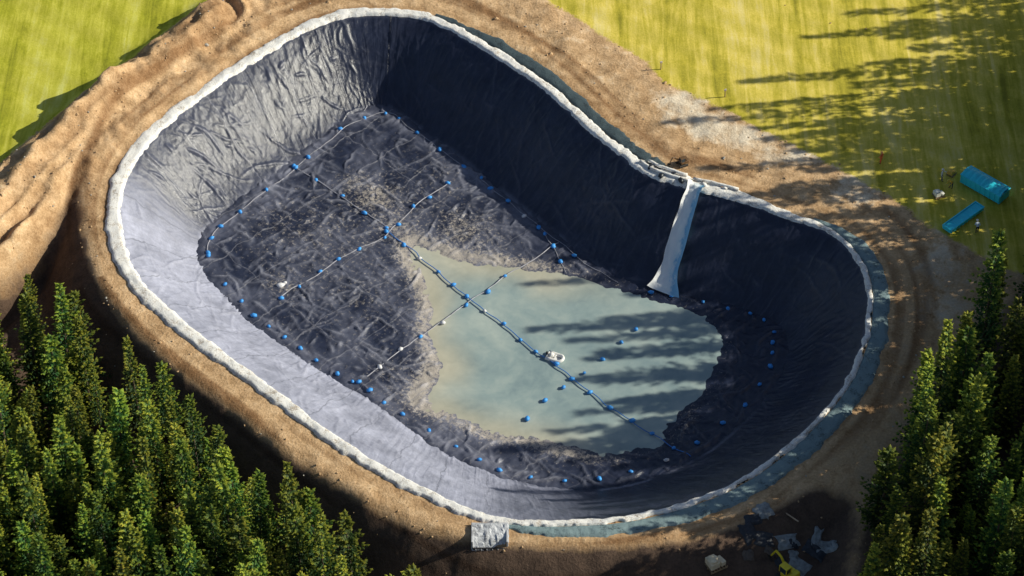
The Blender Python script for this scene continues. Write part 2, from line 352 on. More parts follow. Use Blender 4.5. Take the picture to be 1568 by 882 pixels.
# ------------------------------------------------------------------ pond floor
h=.18; fx=np.arange(-43,36,h); fy=np.arange(-27,45,h)
X,Y=np.meshgrid(fx,fy,indexing='ij'); Zf=floorz(X,Y)
p0=np.array(site(460,260,ZF)); p1=np.array(site(1050,700,ZF)); ax=(p1-p0)/np.linalg.norm(p1-p0); AX=math.atan2(ax[1],ax[0])
U=(X-p0[0])*ax[0]+(Y-p0[1])*ax[1]; Vv=-(X-p0[0])*ax[1]+(Y-p0[1])*ax[0]
Xw=X+1.6*(fbm(X,Y,3.0,3,160)-.5); Yw=Y+1.6*(fbm(X,Y,3.0,3,170)-.5)
Wf=np.zeros_like(X)
for k in range(2800):
    x=random.uniform(-42,34); y=random.uniform(-26,42)
    if float(sdF(x,y))>0 or float(sdW(x,y))<-1.5: continue
    r=random.random(); base=AX if r<.34 else (AX+math.pi/2 if r<.64 else random.uniform(0,3.14))
    L=random.uniform(.6,2.2) if random.random()<.6 else random.uniform(2.5,8); m_=L/2+1.2
    i0=int((x+43-m_)/h); i1=int((x+43+m_)/h)+1; j0=int((y+27-m_)/h); j1=int((y+27+m_)/h)+1
    stamp(Wf,Xw,Yw,x,y,base+random.gauss(0,.2),L,random.uniform(.12,.27),random.uniform(.08,.30)*random.choice([.4,.7,1]),random.gauss(0,.08),(slice(max(0,i0),max(0,i1)),slice(max(0,j0),max(0,j1))))
W0=Wf.copy()
Wf+=.09*ridge(U,Vv,1.0,2.2,221,4)+.09*ridge(Vv,U,1.0,2.6,231,4)+.06*fbm(X,Y,.6,2,61)
dW=sdW(X,Y)
Zf2=Zf+Wf*smooth(-1.2,.6,dW)
sF=sdF(X,Y)
def gb(u,v,r,a):
    x,y=site(u,v,ZF); return a*np.exp(-(((X-x)**2+(Y-y)**2)/r**2))
west=smooth(16,-6,X)
mudm=gb(575,305,2.6,.34)+gb(540,280,2.0,.26)+gb(610,350,2.2,.26)+gb(740,370,4,.20)+gb(700,350,3,.2)+gb(520,360,8,.12)+gb(430,440,2.2,.24)+gb(560,470,9,.12)+gb(640,600,5,.24)+gb(660,300,8,.12)+gb(430,350,6,.12)+gb(1040,640,4,.14)+gb(860,690,6,.12)
mudm+=(.34*np.exp(-((dW-.3)/1.2)**2)*smooth(18,0,X)+.16*np.exp(-((dW-.3)/1.2)**2))*(.6+.8*fbm(X,Y,2.5,3,77))+.13*west
mudm=np.clip(mudm,0,1)
dustm=np.clip((.02+.16*smooth(.4,.7,fbm(X,Y,4,4,73)))*west+.26*np.exp(-(dW/1.8)**2)*west+.35*np.exp(-((sF+1.0)/1.0)**2)*west*fbm(X,Y,3,3,71),0,1)
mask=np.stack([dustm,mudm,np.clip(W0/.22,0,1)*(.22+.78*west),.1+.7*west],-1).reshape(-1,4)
F=gridfaces(len(fx),len(fy)); keep=(sF.reshape(-1)[F]<1.2).all(1)
V=np.stack([X,Y,Zf2],-1).reshape(-1,3); F=F[keep]
used=np.unique(F); remap=-np.ones(len(V),int); remap[used]=np.arange(len(used))
bfloor=mesh_obj('pond_floor',V[used],remap[F],[MLF],smooth_=True,uv=np.stack([U,Vv],-1).reshape(-1,2)[used],mask=mask[used])

# ------------------------------------------------------------------ water
wx=np.arange(-18,30,.5); wy=np.arange(-24,24,.5); X,Y=np.meshgrid(wx,wy,indexing='ij'); dw=sdW(X,Y)
sh=smooth(-6.0,0,dw+3.5*(fbm(X,Y,5,3,81)-.5))*smooth(16,2,X)
mask=np.stack([sh]*3+[sh*0+1],-1).reshape(-1,4)
F=gridfaces(len(wx),len(wy)); keep=(dw.reshape(-1)[F]<4.2).all(1)&(sdF(X,Y).reshape(-1)[F]<-.3).all(1)
mesh_obj('water',np.stack([X,Y,X*0+WL-.02],-1).reshape(-1,3),F[keep],[MW],smooth_=True,mask=mask)

# ------------------------------------------------------------------ rim strips
rn=catmull(RIM,NP); tan=np.roll(rn,-1,0)-np.roll(rn,1,0); tan/=np.linalg.norm(tan,axis=1)[:,None]
nr=np.stack([-tan[:,1],tan[:,0]],-1)
ctr=rn.mean(0)
if ((rn[0]-ctr)@nr[0])<0: nr=-nr
prm=np.arange(NP)*len(RIM)/NP
def strip(name,w0,w1,zz,mat,nq=8,thick=.12,seed=1,sel=None):
    q=np.linspace(0,1,nq); a=w0[:,None]+(w1-w0)[:,None]*q[None,:]
    wob=.34*(fbm(S[:,None]*np.ones((1,nq)),a,1.0,3,seed)-.5)
    P=rn[:,None,:]+nr[:,None,:]*a[...,None]
    Z=zz+thick*np.sin(np.pi*q)[None,:]**.5+wob*np.sin(np.pi*q)[None,:]-.22*(q[None,:]==1)-.25*(q[None,:]==0)
    V=np.stack([P[...,0],P[...,1],Z],-1).reshape(-1,3)
    F=gridfaces(NP,nq,True)
    if sel is not None:
        F=F.reshape(NP,nq-1,4)[sel].reshape(-1,4)
    return mesh_obj(name,V,F,[mat],smooth_=True)
def pw(pts):
    xs=[p[0] for p in pts]; ys=[p[1] for p in pts]; return np.interp(prm,xs,ys)
wwid=pw([(0,1.3),(2,1.0),(6,1.1),(8,2.0),(10,1.2),(12,.5),(15,.3),(20,.3),(24,.6),(26,1.1),(31,1.5),(35,1.7),(38,1.4),(42,1.3)])
jit=1.1*(fbm(S,S*0,1.1,4,91)-.5); jin=.6*(fbm(S,S*0,.9,4,95)-.5)
strip('white_rim_strip',np.full(NP,-.3)+jin,wwid+jit,.14,MWH,seed=4)
sel=((prm>11.5)&(prm<24.3))
gw=pw([(0,.2),(11.5,.3),(13,2.0),(20,2.3),(23,1.6),(24.3,.3),(42,.2)])
strip('grey_geotextile_strip',wwid*.8,wwid+gw+jit,.05,MGG,seed=6,sel=sel)
sel=((prm>1.0)&(prm<7.6))
gw=pw([(0,.3),(1,.3),(2.4,1.9),(5,1.8),(7,1.5),(7.6,.4),(42,.3)])
strip('dark_rim_strip',wwid*.8,wwid+gw-jit,.05,MTEAL,seed=8,sel=sel)  # dark band outside the white strip along the back rim

# ------------------------------------------------------------------ chute
def pidx(p): return int(round(p*NP/len(RIM)))%NP
e=empty('liner_inlet_chute')
nt_,nw=60,13; ts=np.linspace(-.06,1.0,nt_); qs=np.linspace(-1,1,nw)
V=[];
for t in ts:
    tc=max(0,min(1,t)); cp=8.42+.25*tc; w=1.0+ .15*tc+ (1.0*max(0,(tc-.72)/.28)**2)
    r=np.array([np.interp(cp,prm,rc[:,k]) for k in (0,1)]); f=np.array([np.interp(cp,prm,fc[:,k]) for k in (0,1)])
    ctr_=r*(1-t)+f*t; zc=ZF*(tc-.035*math.sin(tc*math.pi*2))+ (0.2 if t<0 else 0)
    dn=(f-r)/np.linalg.norm(f-r); side=np.array([-dn[1],dn[0]])
    for q in qs:
        wig=.5*(float(vn(t*9,q*2,5))-.5)
        lift=.30+.30*max(0,(abs(q)-.72)/.28)+.16*float(vn(t*18,q*3,7))
        P=ctr_+side*(q*w+wig*abs(q)*.6)
        V.append((P[0]+dn[0]*lift*.4,P[1]+dn[1]*lift*.4,zc+lift*.9))
m,nt,b=M('chute_sheet'); p=objco(nt); uvn=nt.nodes.new('ShaderNodeUVMap'); uvn.uv_map='UVMap'
sx=nt.nodes.new('ShaderNodeSeparateXYZ'); lk(nt,uvn.outputs['UV'],sx.inputs[0])
n=noise(nt,mapping(nt,uvn.outputs['UV'],(3,8,1)),1.2,5,.65)
k=mth(nt,'ADD',sx.outputs[0],mth(nt,'MULTIPLY',mth(nt,'SUBTRACT',n,.5),.9))
lk(nt,ramp(nt,k,[(.18,(.25,.55,.80)),(.36,(.80,.90,.94)),(.75,(.95,.96,.96))]),b.inputs['Base Color']); b.inputs['Roughness'].default_value=.4
bump(nt,b,n,.7,.2)
uvc=np.array([((q+1)/2,t) for t in ts for q in qs])
uvc[:,0]=1-uvc[:,0]
mesh_obj('chute_sheet',V,gridfaces(nt_,nw),[m],e,True,uv=uvc)

# ------------------------------------------------------------------ tubes, lumps
def tube(pts,r,n=6):
    pts=[Vector(p) for p in pts]; V=[];F=[]
    for i,p in enumerate(pts):
        d=(pts[min(i+1,len(pts)-1)]-pts[max(i-1,0)]).normalized()
        a=d.orthogonal().normalized(); b_=d.cross(a)
        if abs(d.z)<.9:
            a=d.cross(Vector((0,0,1))).normalized(); b_=d.cross(a)
        for k in range(n):
            th=2*math.pi*k/n; V.append(p+(a*math.cos(th)+b_*math.sin(th))*r)
        if i:
            for k in range(n):
                F.append(((i-1)*n+k,(i-1)*n+(k+1)%n,i*n+(k+1)%n,i*n+k))
    F.append(tuple(range(n))[::-1]); F.append(tuple((len(pts)-1)*n+k for k in range(n)))
    return V,F
def surfz(x,y): return np.maximum(floorz(x,y),WL-.02)
class Acc:
    def __init__(s): s.V=[];s.F=[];s.M=[]
    def add(s,V,F,mi=0):
        o=len(s.V); s.V+= [tuple(v) for v in V]; s.F+=[tuple(i+o for i in f) for f in F]; s.M+=[mi]*len(F)
    def obj(s,name,mats,parent=None,sm=False): return mesh_obj(name,s.V,s.F,mats,parent,sm,mi=s.M)
def box(cx,cy,cz,sx,sy,sz,rz=0,bev=.04,taper=1.0):
    bm=bmesh.new(); bmesh.ops.create_cube(bm,size=1)
    for v in bm.verts:
        k=taper if v.co.z>0 else 1
        v.co=Vector((v.co.x*sx*k,v.co.y*sy*k,v.co.z*sz))
    if bev: bmesh.ops.bevel(bm,geom=bm.edges[:],offset=min(bev,min(sx,sy,sz)*.3),segments=1,affect='EDGES')
    M_=Matrix.Translation((cx,cy,cz))@Matrix.Rotation(rz,4,'Z')
    V=[M_@v.co for v in bm.verts]; F=[[v.index for v in f.verts] for f in bm.faces]; bm.free(); return V,F
def cyl(cx,cy,cz,r,hh,axis_='Z',n=14,rz=0):
    bm=bmesh.new(); bmesh.ops.create_cone(bm,cap_ends=True,segments=n,radius1=r,radius2=r,depth=hh)
    R=Matrix.Identity(4)
    if axis_=='X': R=Matrix.Rotation(math.pi/2,4,'Y')
    if axis_=='Y': R=Matrix.Rotation(math.pi/2,4,'X')
    M_=Matrix.Translation((cx,cy,cz))@Matrix.Rotation(rz,4,'Z')@R
    V=[M_@v.co for v in bm.verts]; F=[[v.index for v in f.verts] for f in bm.faces]; bm.free(); return V,F
def lump(x,y,z,sx,sy,sz,rz,seed,sub=2,jitter=.18):
    bm=bmesh.new(); bmesh.ops.create_icosphere(bm,subdivisions=sub,radius=1); rr=random.Random(seed)
    M_=Matrix.Translation((x,y,z))@Matrix.Rotation(rz,4,'Z')
    V=[]
    for v in bm.verts:
        c=v.co*(1+rr.uniform(-jitter,jitter)); c.z=max(c.z,-.35)
        V.append(M_@Vector((c.x*sx,c.y*sy,c.z*sz)))
    F=[[v.index for v in f.verts] for f in bm.faces]; bm.free(); return V,F
def resample(P,step):
    P=np.array(P,float); o=[]
    for a,b in zip(P[:-1],P[1:]):
        n=max(1,int(np.linalg.norm(b-a)/step)); 
        for k in range(n): o.append(a+(b-a)*k/n)
    o.append(P[-1]); return np.array(o)

ropes=Acc(); bags=Acc()
def rope(pts_uv,mi,r=.06,bagstep=2.6,bagmi=0,bag=.28,world=None,jit=.12):
    P=sites(pts_uv,ZF) if world is None else world
    Q=resample(P,.5); Q=Q+np.stack([fbm(Q[:,0],Q[:,1],3,2,5)-.5,fbm(Q[:,1],Q[:,0],3,2,6)-.5],-1)*.8
    z=surfz(Q[:,0],Q[:,1])+.16+.07*fbm(Q[:,0],Q[:,1],1,2,3)
    if mi>=0: ropes.add(*tube([(q[0],q[1],zz) for q,zz in zip(Q,z)],r,5),mi)
    if bagstep:
        n=max(1,int(round(bagstep/.5)))
        for k in range(0,len(Q),n):
            if random.random()<.06: continue
            x,y=Q[k]; x+=random.gauss(0,jit);y+=random.gauss(0,jit)
            mb=bagmi if random.random()<.92 else 1
            sz=bag*random.uniform(.8,1.25)
            bags.add(*lump(x,y,float(surfz(x,y))+.18,sz*1.3,sz*.95,sz*.8,random.uniform(0,3),int(x*99+y*7)%9999,1,.12),mb)
fcs=catmull(FLO,42*6)
inn=fcs+(np.array(site(740,460,ZF))-fcs)*.035
rope(None,0,world=inn[int(33.5*6):42*6],bagstep=2.8,r=.045)
rope(None,0,world=inn[0:8*6],bagstep=2.4,r=.03)
rope(None,-1,world=inn[8*6:34*6],bagstep=2.5)
rope([(580,148),(552,178)],0,bagstep=0,r=.045)
rope([(450,258),(505,292),(600,360)],0,bagstep=4.2,r=.055)
rope([(590,357),(640,388),(720,462),(850,562),(915,610),(985,662),(1055,702)],1,bagstep=2.9,r=.06)
rope([(430,460),(510,408),(590,365),(650,310),(690,283)],0,bagstep=3.2,r=.055)
rope([(550,590),(640,520),(720,462),(790,415),(855,375)],0,bagstep=3.4,r=.055)
rope([(804,641),(838,612),(893,574),(923,551),(960,520),(985,497)],-1,bagstep=2.8)
rope([(835,360),(870,420)],0,bagstep=2.5,r=.04)
ropes.obj('anchor_ropes',[MROPE,MBROPE]); bags.obj('sandbags',[MBAG,MWBAG],sm=True)

x,y=site(430,441,ZF); a=Acc()
a.add(*lump(x,y,ZF+.42,.55,.4,.34,.4,5,2,.15)); a.add(*lump(x+.5,y+.35,ZF+.38,.34,.3,.28,1.4,6,2,.15)); a.obj('tarp_bundle',[MWBAG],sm=True)

# ------------------------------------------------------------------ dinghy on the water
x,y=site(849,549,ZF); e=empty('inflatable_dinghy',(x,y,WL),math.radians(-25)); e.scale=(.75,.85,.85)
a=Acc()
pts=[]
for k in range(29):
    th=math.radians(-90)+math.pi*k/28
    pts.append((.75+.675*math.cos(th),.62*math.sin(th),.22+.12*max(0,math.cos(th))))
pts=[(-1.25,-.62,.22),(-.4,-.62,.22)]+pts+[(-.4,.62,.22),(-1.25,.62,.22)]
a.add(*tube(pts,.26,10),0); a.add(*box(-.1,0,.10,2.1,1.1,.06),1); a.add(*box(-1.12,0,.28,.08,1.1,.45),1); a.add(*box(.1,0,.36,.28,1.15,.05),1)
a.add(*box(-1.3,0,.62,.28,.3,.4),2); a.add(*box(-1.3,0,.15,.12,.14,.7),2)
a.add(*lump(-.5,.05,.40,.42,.42,.42,0,3),0)
a.obj('hull',[simple('white_pvc',(.88,.87,.84),.4,.08),simple('pale_deck',(.7,.7,.7),.7),simple('outboard_black',(.03,.03,.03),.4)],e,True)

# ------------------------------------------------------------------ people
def person(name,u,v,jacket,trousers,rz,pose='stand',hat=(.8,.6,.1)):
    x,y=site(u,v,0); zb=float(H(x,y))
    e=empty(name,(x,y,zb),rz)
    J={'pel':(0,0,.95,.135),'sp':(0.02,0,1.15,.125),'ch':(0.03,0,1.36,.165),'nk':(0.04,0,1.50,.06),'hd':(0.06,0,1.60,.085),'ht':(.05,0,1.71,.095),
       'lh':(0,.10,.90,.095),'lk':(.06,.12,.50,.07),'la':(-.02,.13,.09,.05),'lt':(.16,.14,.04,.04),
       'rh':(0,-.10,.90,.095),'rk':(.12,-.12,.52,.07),'ra':(.14,-.13,.09,.05),'rt':(.32,-.14,.04,.04),
       'ls':(.03,.19,1.42,.07),'le':(.05,.27,1.14,.05),'lw':(.25,.22,.98,.036),'lhd':(.33,.20,.94,.042),
       'rs':(.03,-.19,1.42,.07),'re':(.0,-.28,1.15,.05),'rw':(.12,-.27,.90,.036),'rhd':(.15,-.26,.81,.042)}
    if pose=='reach': J['le']=(.22,.25,1.30,.05);J['lw']=(.45,.2,1.28,.036);J['lhd']=(.54,.19,1.28,.042)
    if pose=='bend':
        for k in ('sp','ch','nk','hd','ht','ls','le','lw','lhd','rs','re','rw','rhd'):
            X_,Y_,Z_,R_=J[k]; dz=Z_-.95; J[k]=(X_+dz*.75,Y_,.95+dz*.62,R_)
        J['lw']=(.62,.2,.75,.036);J['lhd']=(.66,.19,.66,.042);J['rw']=(.60,-.2,.72,.036);J['rhd']=(.64,-.2,.63,.042)
    E=[('pel','sp'),('sp','ch'),('ch','nk'),('nk','hd'),('hd','ht'),('pel','lh'),('lh','lk'),('lk','la'),('la','lt'),('pel','rh'),('rh','rk'),('rk','ra'),('ra','rt'),
       ('ch','ls'),('ls','le'),('le','lw'),('lw','lhd'),('ch','rs'),('rs','re'),('re','rw'),('rw','rhd')]
    ks=list(J); me=bpy.data.meshes.new(name+'_skel'); me.from_pydata([J[k][:3] for k in ks],[(ks.index(p),ks.index(q)) for p,q in E],[])
    o=bpy.data.objects.new('body',me); COL.objects.link(o)
    o.modifiers.new('s','SKIN'); 
    for i,k in enumerate(ks):
        me.skin_vertices[0].data[i].radius=(J[k][3],J[k][3]); me.skin_vertices[0].data[i].use_root=(k=='pel')
    ss=o.modifiers.new('u','SUBSURF'); ss.levels=2; ss.render_levels=2
    dg=bpy.context.evaluated_depsgraph_get(); nm=bpy.data.meshes.new_from_object(o.evaluated_get(dg))
    bpy.data.objects.remove(o)
    o=bpy.data.objects.new('body',nm); COL.objects.link(o); o.parent=e
    nm.materials.clear()
    skin=simple('skin',(.45,.27,.19),.6,.05); mj=simple(name+'_jacket',jacket,.8,.15); mt=simple(name+'_trousers',trousers,.85,.15); mb=simple('boots',(.03,.025,.02),.7)
    for mm_ in (mt,mj,skin,mb): nm.materials.append(mm_)
    hands=[Vector(J['lhd'][:3]),Vector(J['rhd'][:3])]; nk=Vector(J['nk'][:3]); up=(Vector(J['ht'][:3])-nk).normalized(); ax_=(Vector(J['ch'][:3])-Vector(J['pel'][:3])).normalized(); pel=Vector(J['pel'][:3])
    for f in nm.polygons:
        c=f.center
        if (c-nk).dot(up)>.02 and (c-nk).length<.4: f.material_index=2
        elif min((c-h_).length for h_ in hands)<.085: f.material_index=2
        elif c.z<.14: f.material_index=3
        elif (c-pel).dot(ax_)>.03 or abs(c.y)>.2 and c.z>.6: f.material_index=1
        else: f.material_index=0
        f.use_smooth=True
    hd=Vector(J['ht'][:3]); 
    bm=bmesh.new(); bmesh.ops.create_uvsphere(bm,u_segments=14,v_segments=8,radius=.125)
    bmesh.ops.delete(bm,geom=[v_ for v_ in bm.verts if v_.co.z<-.01],context='VERTS')
    r=bmesh.ops.extrude_edge_only(bm,edges=[e_ for e_ in bm.edges if e_.is_boundary])
    for v_ in [g for g in r['geom'] if isinstance(g,bmesh.types.BMVert)]: v_.co*=1.25; v_.co.z=-.01
    hm=bpy.data.meshes.new('hard_hat'); bm.to_mesh(hm); bm.free(); ho=bpy.data.objects.new('hard_hat',hm); ho.location=hd+Vector((0,0,.03)); ho.parent=e; COL.objects.link(ho)
    hm.materials.append(simple('hard_hat',hat,.35,.05))
    e.scale=(1.08,1.08,1.06)
    return e
person('construction_worker',1349,250,(1.0,.22,.08),(.95,.14,.07),2.4,'stand',hat=(1.0,.45,.15))
person('construction_worker',1441,276,(.9,.9,.88),(.15,.18,.3),-.4,'reach',hat=(.9,.9,.9))
person('construction_worker',1457,287,(1.0,.55,.05),(.05,.06,.12),-2.6,'bend')
person('construction_worker',1496,356,(.7,.8,.92),(.05,.05,.07),1.6,'bend',hat=(.9,.9,.92))

# ------------------------------------------------------------------ blue containers
MBLU=simple('blue_painted_steel',(.04,.76,1.0),.45,.08,1.2); MBLD=simple('blue_shadow_gap',(.01,.12,.28),.6)
def skip(name,A,B,w,hh,lid=True):
    xa,ya=site(*A,.5); xb,yb=site(*B,.5); L=math.hypot(xb-xa,yb-ya); rz=math.atan2(yb-ya,xb-xa); x=(xa+xb)/2;y=(ya+yb)/2
    zb=float(H(x,y)); e=empty(name,(x,y,zb),rz); a=Acc()
    a.add(*box(0,0,.10,L*.9,w*.7,.2,bev=.02),1)
    t=.07
    a.add(*box(0,w/2,.2+hh/2,L,t,hh,bev=.02),0);a.add(*box(0,-w/2,.2+hh/2,L,t,hh,bev=.02),0)
    a.add(*box(L/2,0,.2+hh/2,t,w-t-.01,hh,bev=.02),0);a.add(*box(-L/2,0,.2+hh/2,t,w-t-.01,hh,bev=.02),0)
    n=int(L/.7)
    for k in range(n+1):
        xx=-L/2+.1+(L-.2)*k/n
        for sgn in (-1,1): a.add(*box(xx,sgn*(w/2+t/2+.035),.2+hh/2,.1,.07,hh*.96,bev=.01),0)
    for sgn in (-1,1): a.add(*box(0,sgn*(w/2+.03),.2+hh+.05,L+.16,.16,.1,bev=.02),0)
    for sgn in (-1,1): a.add(*box(sgn*(L/2+.02),0,.2+hh+.05,.14,w-.11,.1,bev=.02),0)
    if lid:
        nx,ny=24,11; V=[]
        for i in range(nx):
            for j in range(ny):
                q=j/(ny-1)*2-1; s_=i/(nx-1)
                V.append((-L/2+L*s_,q*w/2*.97,.2+hh+.06+.32*(1-q*q)+.04*math.sin(s_*n*2*math.pi)+.03*random.random()))
        a.add(V,gridfaces(nx,ny).tolist(),0)
    else:
        a.add(*box(0,0,.2+hh*.9,L-.16,w-.1,.05,bev=.01),0)
        for k in range(1,5): a.add(*box(-L/2+L*k/5,0,.2+hh*.99,.08,w-.1,.06,bev=.01),0)
    a.obj('shell',[MBLU,MBLD],e)
skip('covered_skip_container',(1478,268),(1538,302),2.0,1.2,True)
skip('steel_trough',(1450,350),(1500,314),1.25,.45,False)

def crate(name,u,v,cols,rz,z0=None,s_=1.0):
    x,y=site(u,v,0 if z0 is None else z0); zb=float(H(x,y)); e=empty(name,(x,y,zb),rz); a=Acc()
    for k in range(3): a.add(*box(0,(-.5+.5*k)*s_,.07,1.3*s_,.1,.14,bev=.01),1)
    for k in range(6): a.add(*box((-.55+.22*k)*s_,0,.16,.16,1.15*s_,.03,bev=.005),1)
    a.add(*box(-.22*s_,.05,.45*s_,.7*s_,.9*s_,.52*s_,bev=.05),0); a.add(*box(.36*s_,-.1,.38*s_,.38*s_,.7*s_,.38*s_,.15,bev=.05),0)
    a.add(*lump(-.2*s_,0,.78*s_,.33*s_,.4*s_,.16*s_,.3,3,2),0)
    a.obj('load',[simple(name+'_load',cols,.7,.15),simple('pallet_wood',(.35,.24,.13),.9)],e)
crate('pallet_of_materials',1437,300,(.92,.88,.78),.4)
crate('pallet_of_materials',1457,266,(.88,.56,.10),.9,s_=.8)
crate('pallet_of_materials',1095,872,(.90,.74,.50),.5,-2.5,1.6)

def excavator(name,u,v,z0,rz,body=(.85,.55,.03),sc=1.0):
    x,y=site(u,v,z0); zb=float(H(x,y)); e=empty(name,(x,y,zb),rz); e.scale=(sc,)*3; a=Acc()
    for sg in (-1,1):
        a.add(*box(0,sg*.75,.3,2.0,.36,.42,bev=.12),1)
        for k in range(5): a.add(*cyl(-.8+.4*k,sg*.75,.22,.17,.40,'Y'),1)
    a.add(*box(0,0,.42,1.1,1.1,.3),1)
    a.add(*box(-.35,0,.95,1.7,1.5,.7,bev=.12),0); a.add(*box(-.9,0,1.35,.6,1.4,.25,bev=.1),0)
    a.add(*box(.1,.35,1.65,1.0,.75,.9,bev=.06),2); a.add(*box(.1,.35,2.14,1.1,.85,.09,bev=.03),0)
    for dx in (-.5,.5):
        for dy in (-.37,.37): a.add(*box(.1+dx,.35+dy,1.65,.09,.09,.92,bev=.01),0)
    a.add(*tube([(.5,-.2,1.1),(1.3,-.2,2.2),(2.1,-.2,2.5)],.14,8),0); a.add(*tube([(2.1,-.2,2.5),(2.7,-.2,1.2)],.11,8),0)
    a.add(*tube([(.9,-.2,1.3),(1.6,-.2,2.2)],.05,6),1)
    V=[(2.45,-.5,1.2),(2.95,-.5,1.15),(2.9,-.5,.6),(2.5,-.5,.5),(2.2,-.5,.75)]; V+= [(p,.1,r) for p,_,r in V]
    a.add(V,[(0,1,2,3,4),(9,8,7,6,5),(1,6,7,2),(2,7,8,3),(3,8,9,4)],1)
    a.obj('machine',[simple(name+'_paint',body,.45,.15),simple('track_steel',(.04,.035,.03),.7),simple('cab_glass',(.04,.06,.08),.1,bmp=0)],e)
excavator('mini_excavator',1206,880,-2.5,2.3,(1.0,.72,.03))
excavator('mini_excavator',1044,252,0,3.6,(.16,.09,.04),.62)

x,y=site(1208,800,-1.5); zb=float(H(x,y)); a=Acc(); a.add(*tube([(x-.6,y+.7,zb+.15),(x+.9,y-.9,zb+.35)],.08,8)); a.add(*tube([(x-.62,y+.75,zb+.1),(x-.62,y+.75,zb+.3)],.12,8)); a.obj('timber_pole',[simple('pole_wood',(.5,.36,.24),.8)])
a=Acc()
for k in range(16):
    u=random.gauss(1215,50); v=random.gauss(838,18); x,y=site(u,v,-2.5); w_=random.uniform(.6,2.0); l_=w_*random.uniform(.4,.9); rz=random.uniform(0,3); n=9; V=[]
    for i in range(n):
        for j in range(n):
            p_=(i/(n-1)-.5)*w_*(1+.5*vn(j*.5,k,3)); q_=(j/(n-1)-.5)*l_*(1+.6*vn(i*.5,k,4)); X_=x+p_*math.cos(rz)-q_*math.sin(rz); Y_=y+p_*math.sin(rz)+q_*math.cos(rz)
            ed=0 if i in(0,n-1) or j in (0,n-1) else 1
            V.append((X_,Y_,float(H(X_,Y_))+.05+ed*.4*float(vn(i*.8,j*.8,k))))
    a.add(V,gridfaces(n,n).tolist(),random.choice([0,0,1,1,1,2]))
a.obj('discarded_liner_scraps',[simple('scrap_liner',(.035,.04,.05),.6,.4),simple('scrap_geotextile',(.30,.32,.32),.85,.4),simple('scrap_soil',(.14,.11,.09),.8,.3)],sm=True)

# ------------------------------------------------------------------ outlet structure at the bottom rim
x,y=site(750,803,.3); e=empty('concrete_outlet_chamber',(x,y,-.1),0); a=Acc()
MC=simple('concrete',(.50,.51,.54),.85,.35,1.5); MDK=simple('dark_opening',(.02,.02,.025),.9); MSH=mat_strip('weathered_fleece',(.20,.20,.21),(.62,.64,.68))
L,w=4.0,.22
a.add(*box(0,.15,.16,L,w,.55),0); 
a.add(*box(-L/2+.11,-1.2,-.25,w,2.45,1.2),0); a.add(*box(L/2-.11,-1.2,-.25,w,2.45,1.2),0)
V=[];n1,n2=20,12
for i in range(n1):
    for j in range(n2): V.append((-L/2+L*i/(n1-1)+.12*random.random(),-j*.24,.40-.06*j+.22*float(vn(i*.7,j*.7,9))-.55*max(0,j-7)*.3))
a.add(V,gridfaces(n1,n2).tolist(),1)
a.add(*box(0,-2.5,-1.5,L-.3,.2,1.9),2)
for k in range(6): a.add(*box(-L/2+.5+k*.6,-2.65,-1.5,.08,.08,1.8,bev=.01),0)
a.obj('chamber',[MC,MSH,MDK],e)

e=empty('inlet_pipework'); a=Acc()
def rimpt(p,off):
    i=pidx(p); q=rn[i]+nr[i]*off; return q[0],q[1]
for p0_,p1_,off in ((6.7,8.3,.6),(6.9,8.1,1.5),(8.3,9.4,1.2)):
    pts=[]
    for k in range(10):
        x,y=rimpt(p0_+(p1_-p0_)*k/9,off+.15*random.random()); pts.append((x,y,.42))
    a.add(*tube(pts,.2,10),0)
for p,off,r in ((7.1,.9,.55),(7.5,.2,.5),(7.75,1.1,.45),(8.0,.5,.5),(8.6,.7,.4),(9.1,.9,.3)):
    x,y=rimpt(p,off); a.add(*lump(x,y,.35,r,r*.7,r*.6,p,int(p*10),2,.2),1 if r>.42 else 0)
a.obj('pipes',[MWH,simple('black_hdpe',(.02,.025,.035),.4)],e,True)

for u,v in ((1012,106),(1110,148)):
    x,y=site(u,v); z=float(H(x,y)); a=Acc(); a.add(*tube([(x,y,z-.1),(x,y,z+1.1)],.07,8),0); a.add(*box(x,y,z+1.15,.32,.1,.3,.3,bev=.02),1)
    a.obj('survey_post',[simple('post_wood',(.4,.28,.16),.9),simple('post_marker',(.55,.5,.5),.6)])

# ------------------------------------------------------------------ clods / stones
a=Acc(); cnt=0
while cnt<1100:
    x=random.uniform(-75,75); y=random.uniform(-55,62)
    dr=float(sdR(x,y)); 
    if dr<2.6: continue
    if min(float(sdG1(x,y)),float(sdG2(x,y)))<-.3 and random.random()>.01: continue
    near=math.exp(-(float(sdM(x,y))/4)**2)+.6*math.exp(-(float(sdC(x,y))/1.)**2)+.12+.5*math.exp(-(min(abs(float(sdG2(x,y))),abs(float(sdG1(x,y))))/1.2)**2)
    if random.random()>near: continue
    r=random.uniform(.06,.18)*(1 if random.random()<.95 else 2.0)
    a.add(*lump(x,y,float(H(x,y))+.02,r,r*random.uniform(.6,1),r*.7,random.uniform(0,3),cnt,1,.25),0 if random.random()<.9 else 1); cnt+=1
a.obj('dirt_clods',[simple('clod_soil',(.50,.33,.18),.95,.4),simple('stone_grey',(.40,.38,.34),.9,.3)])

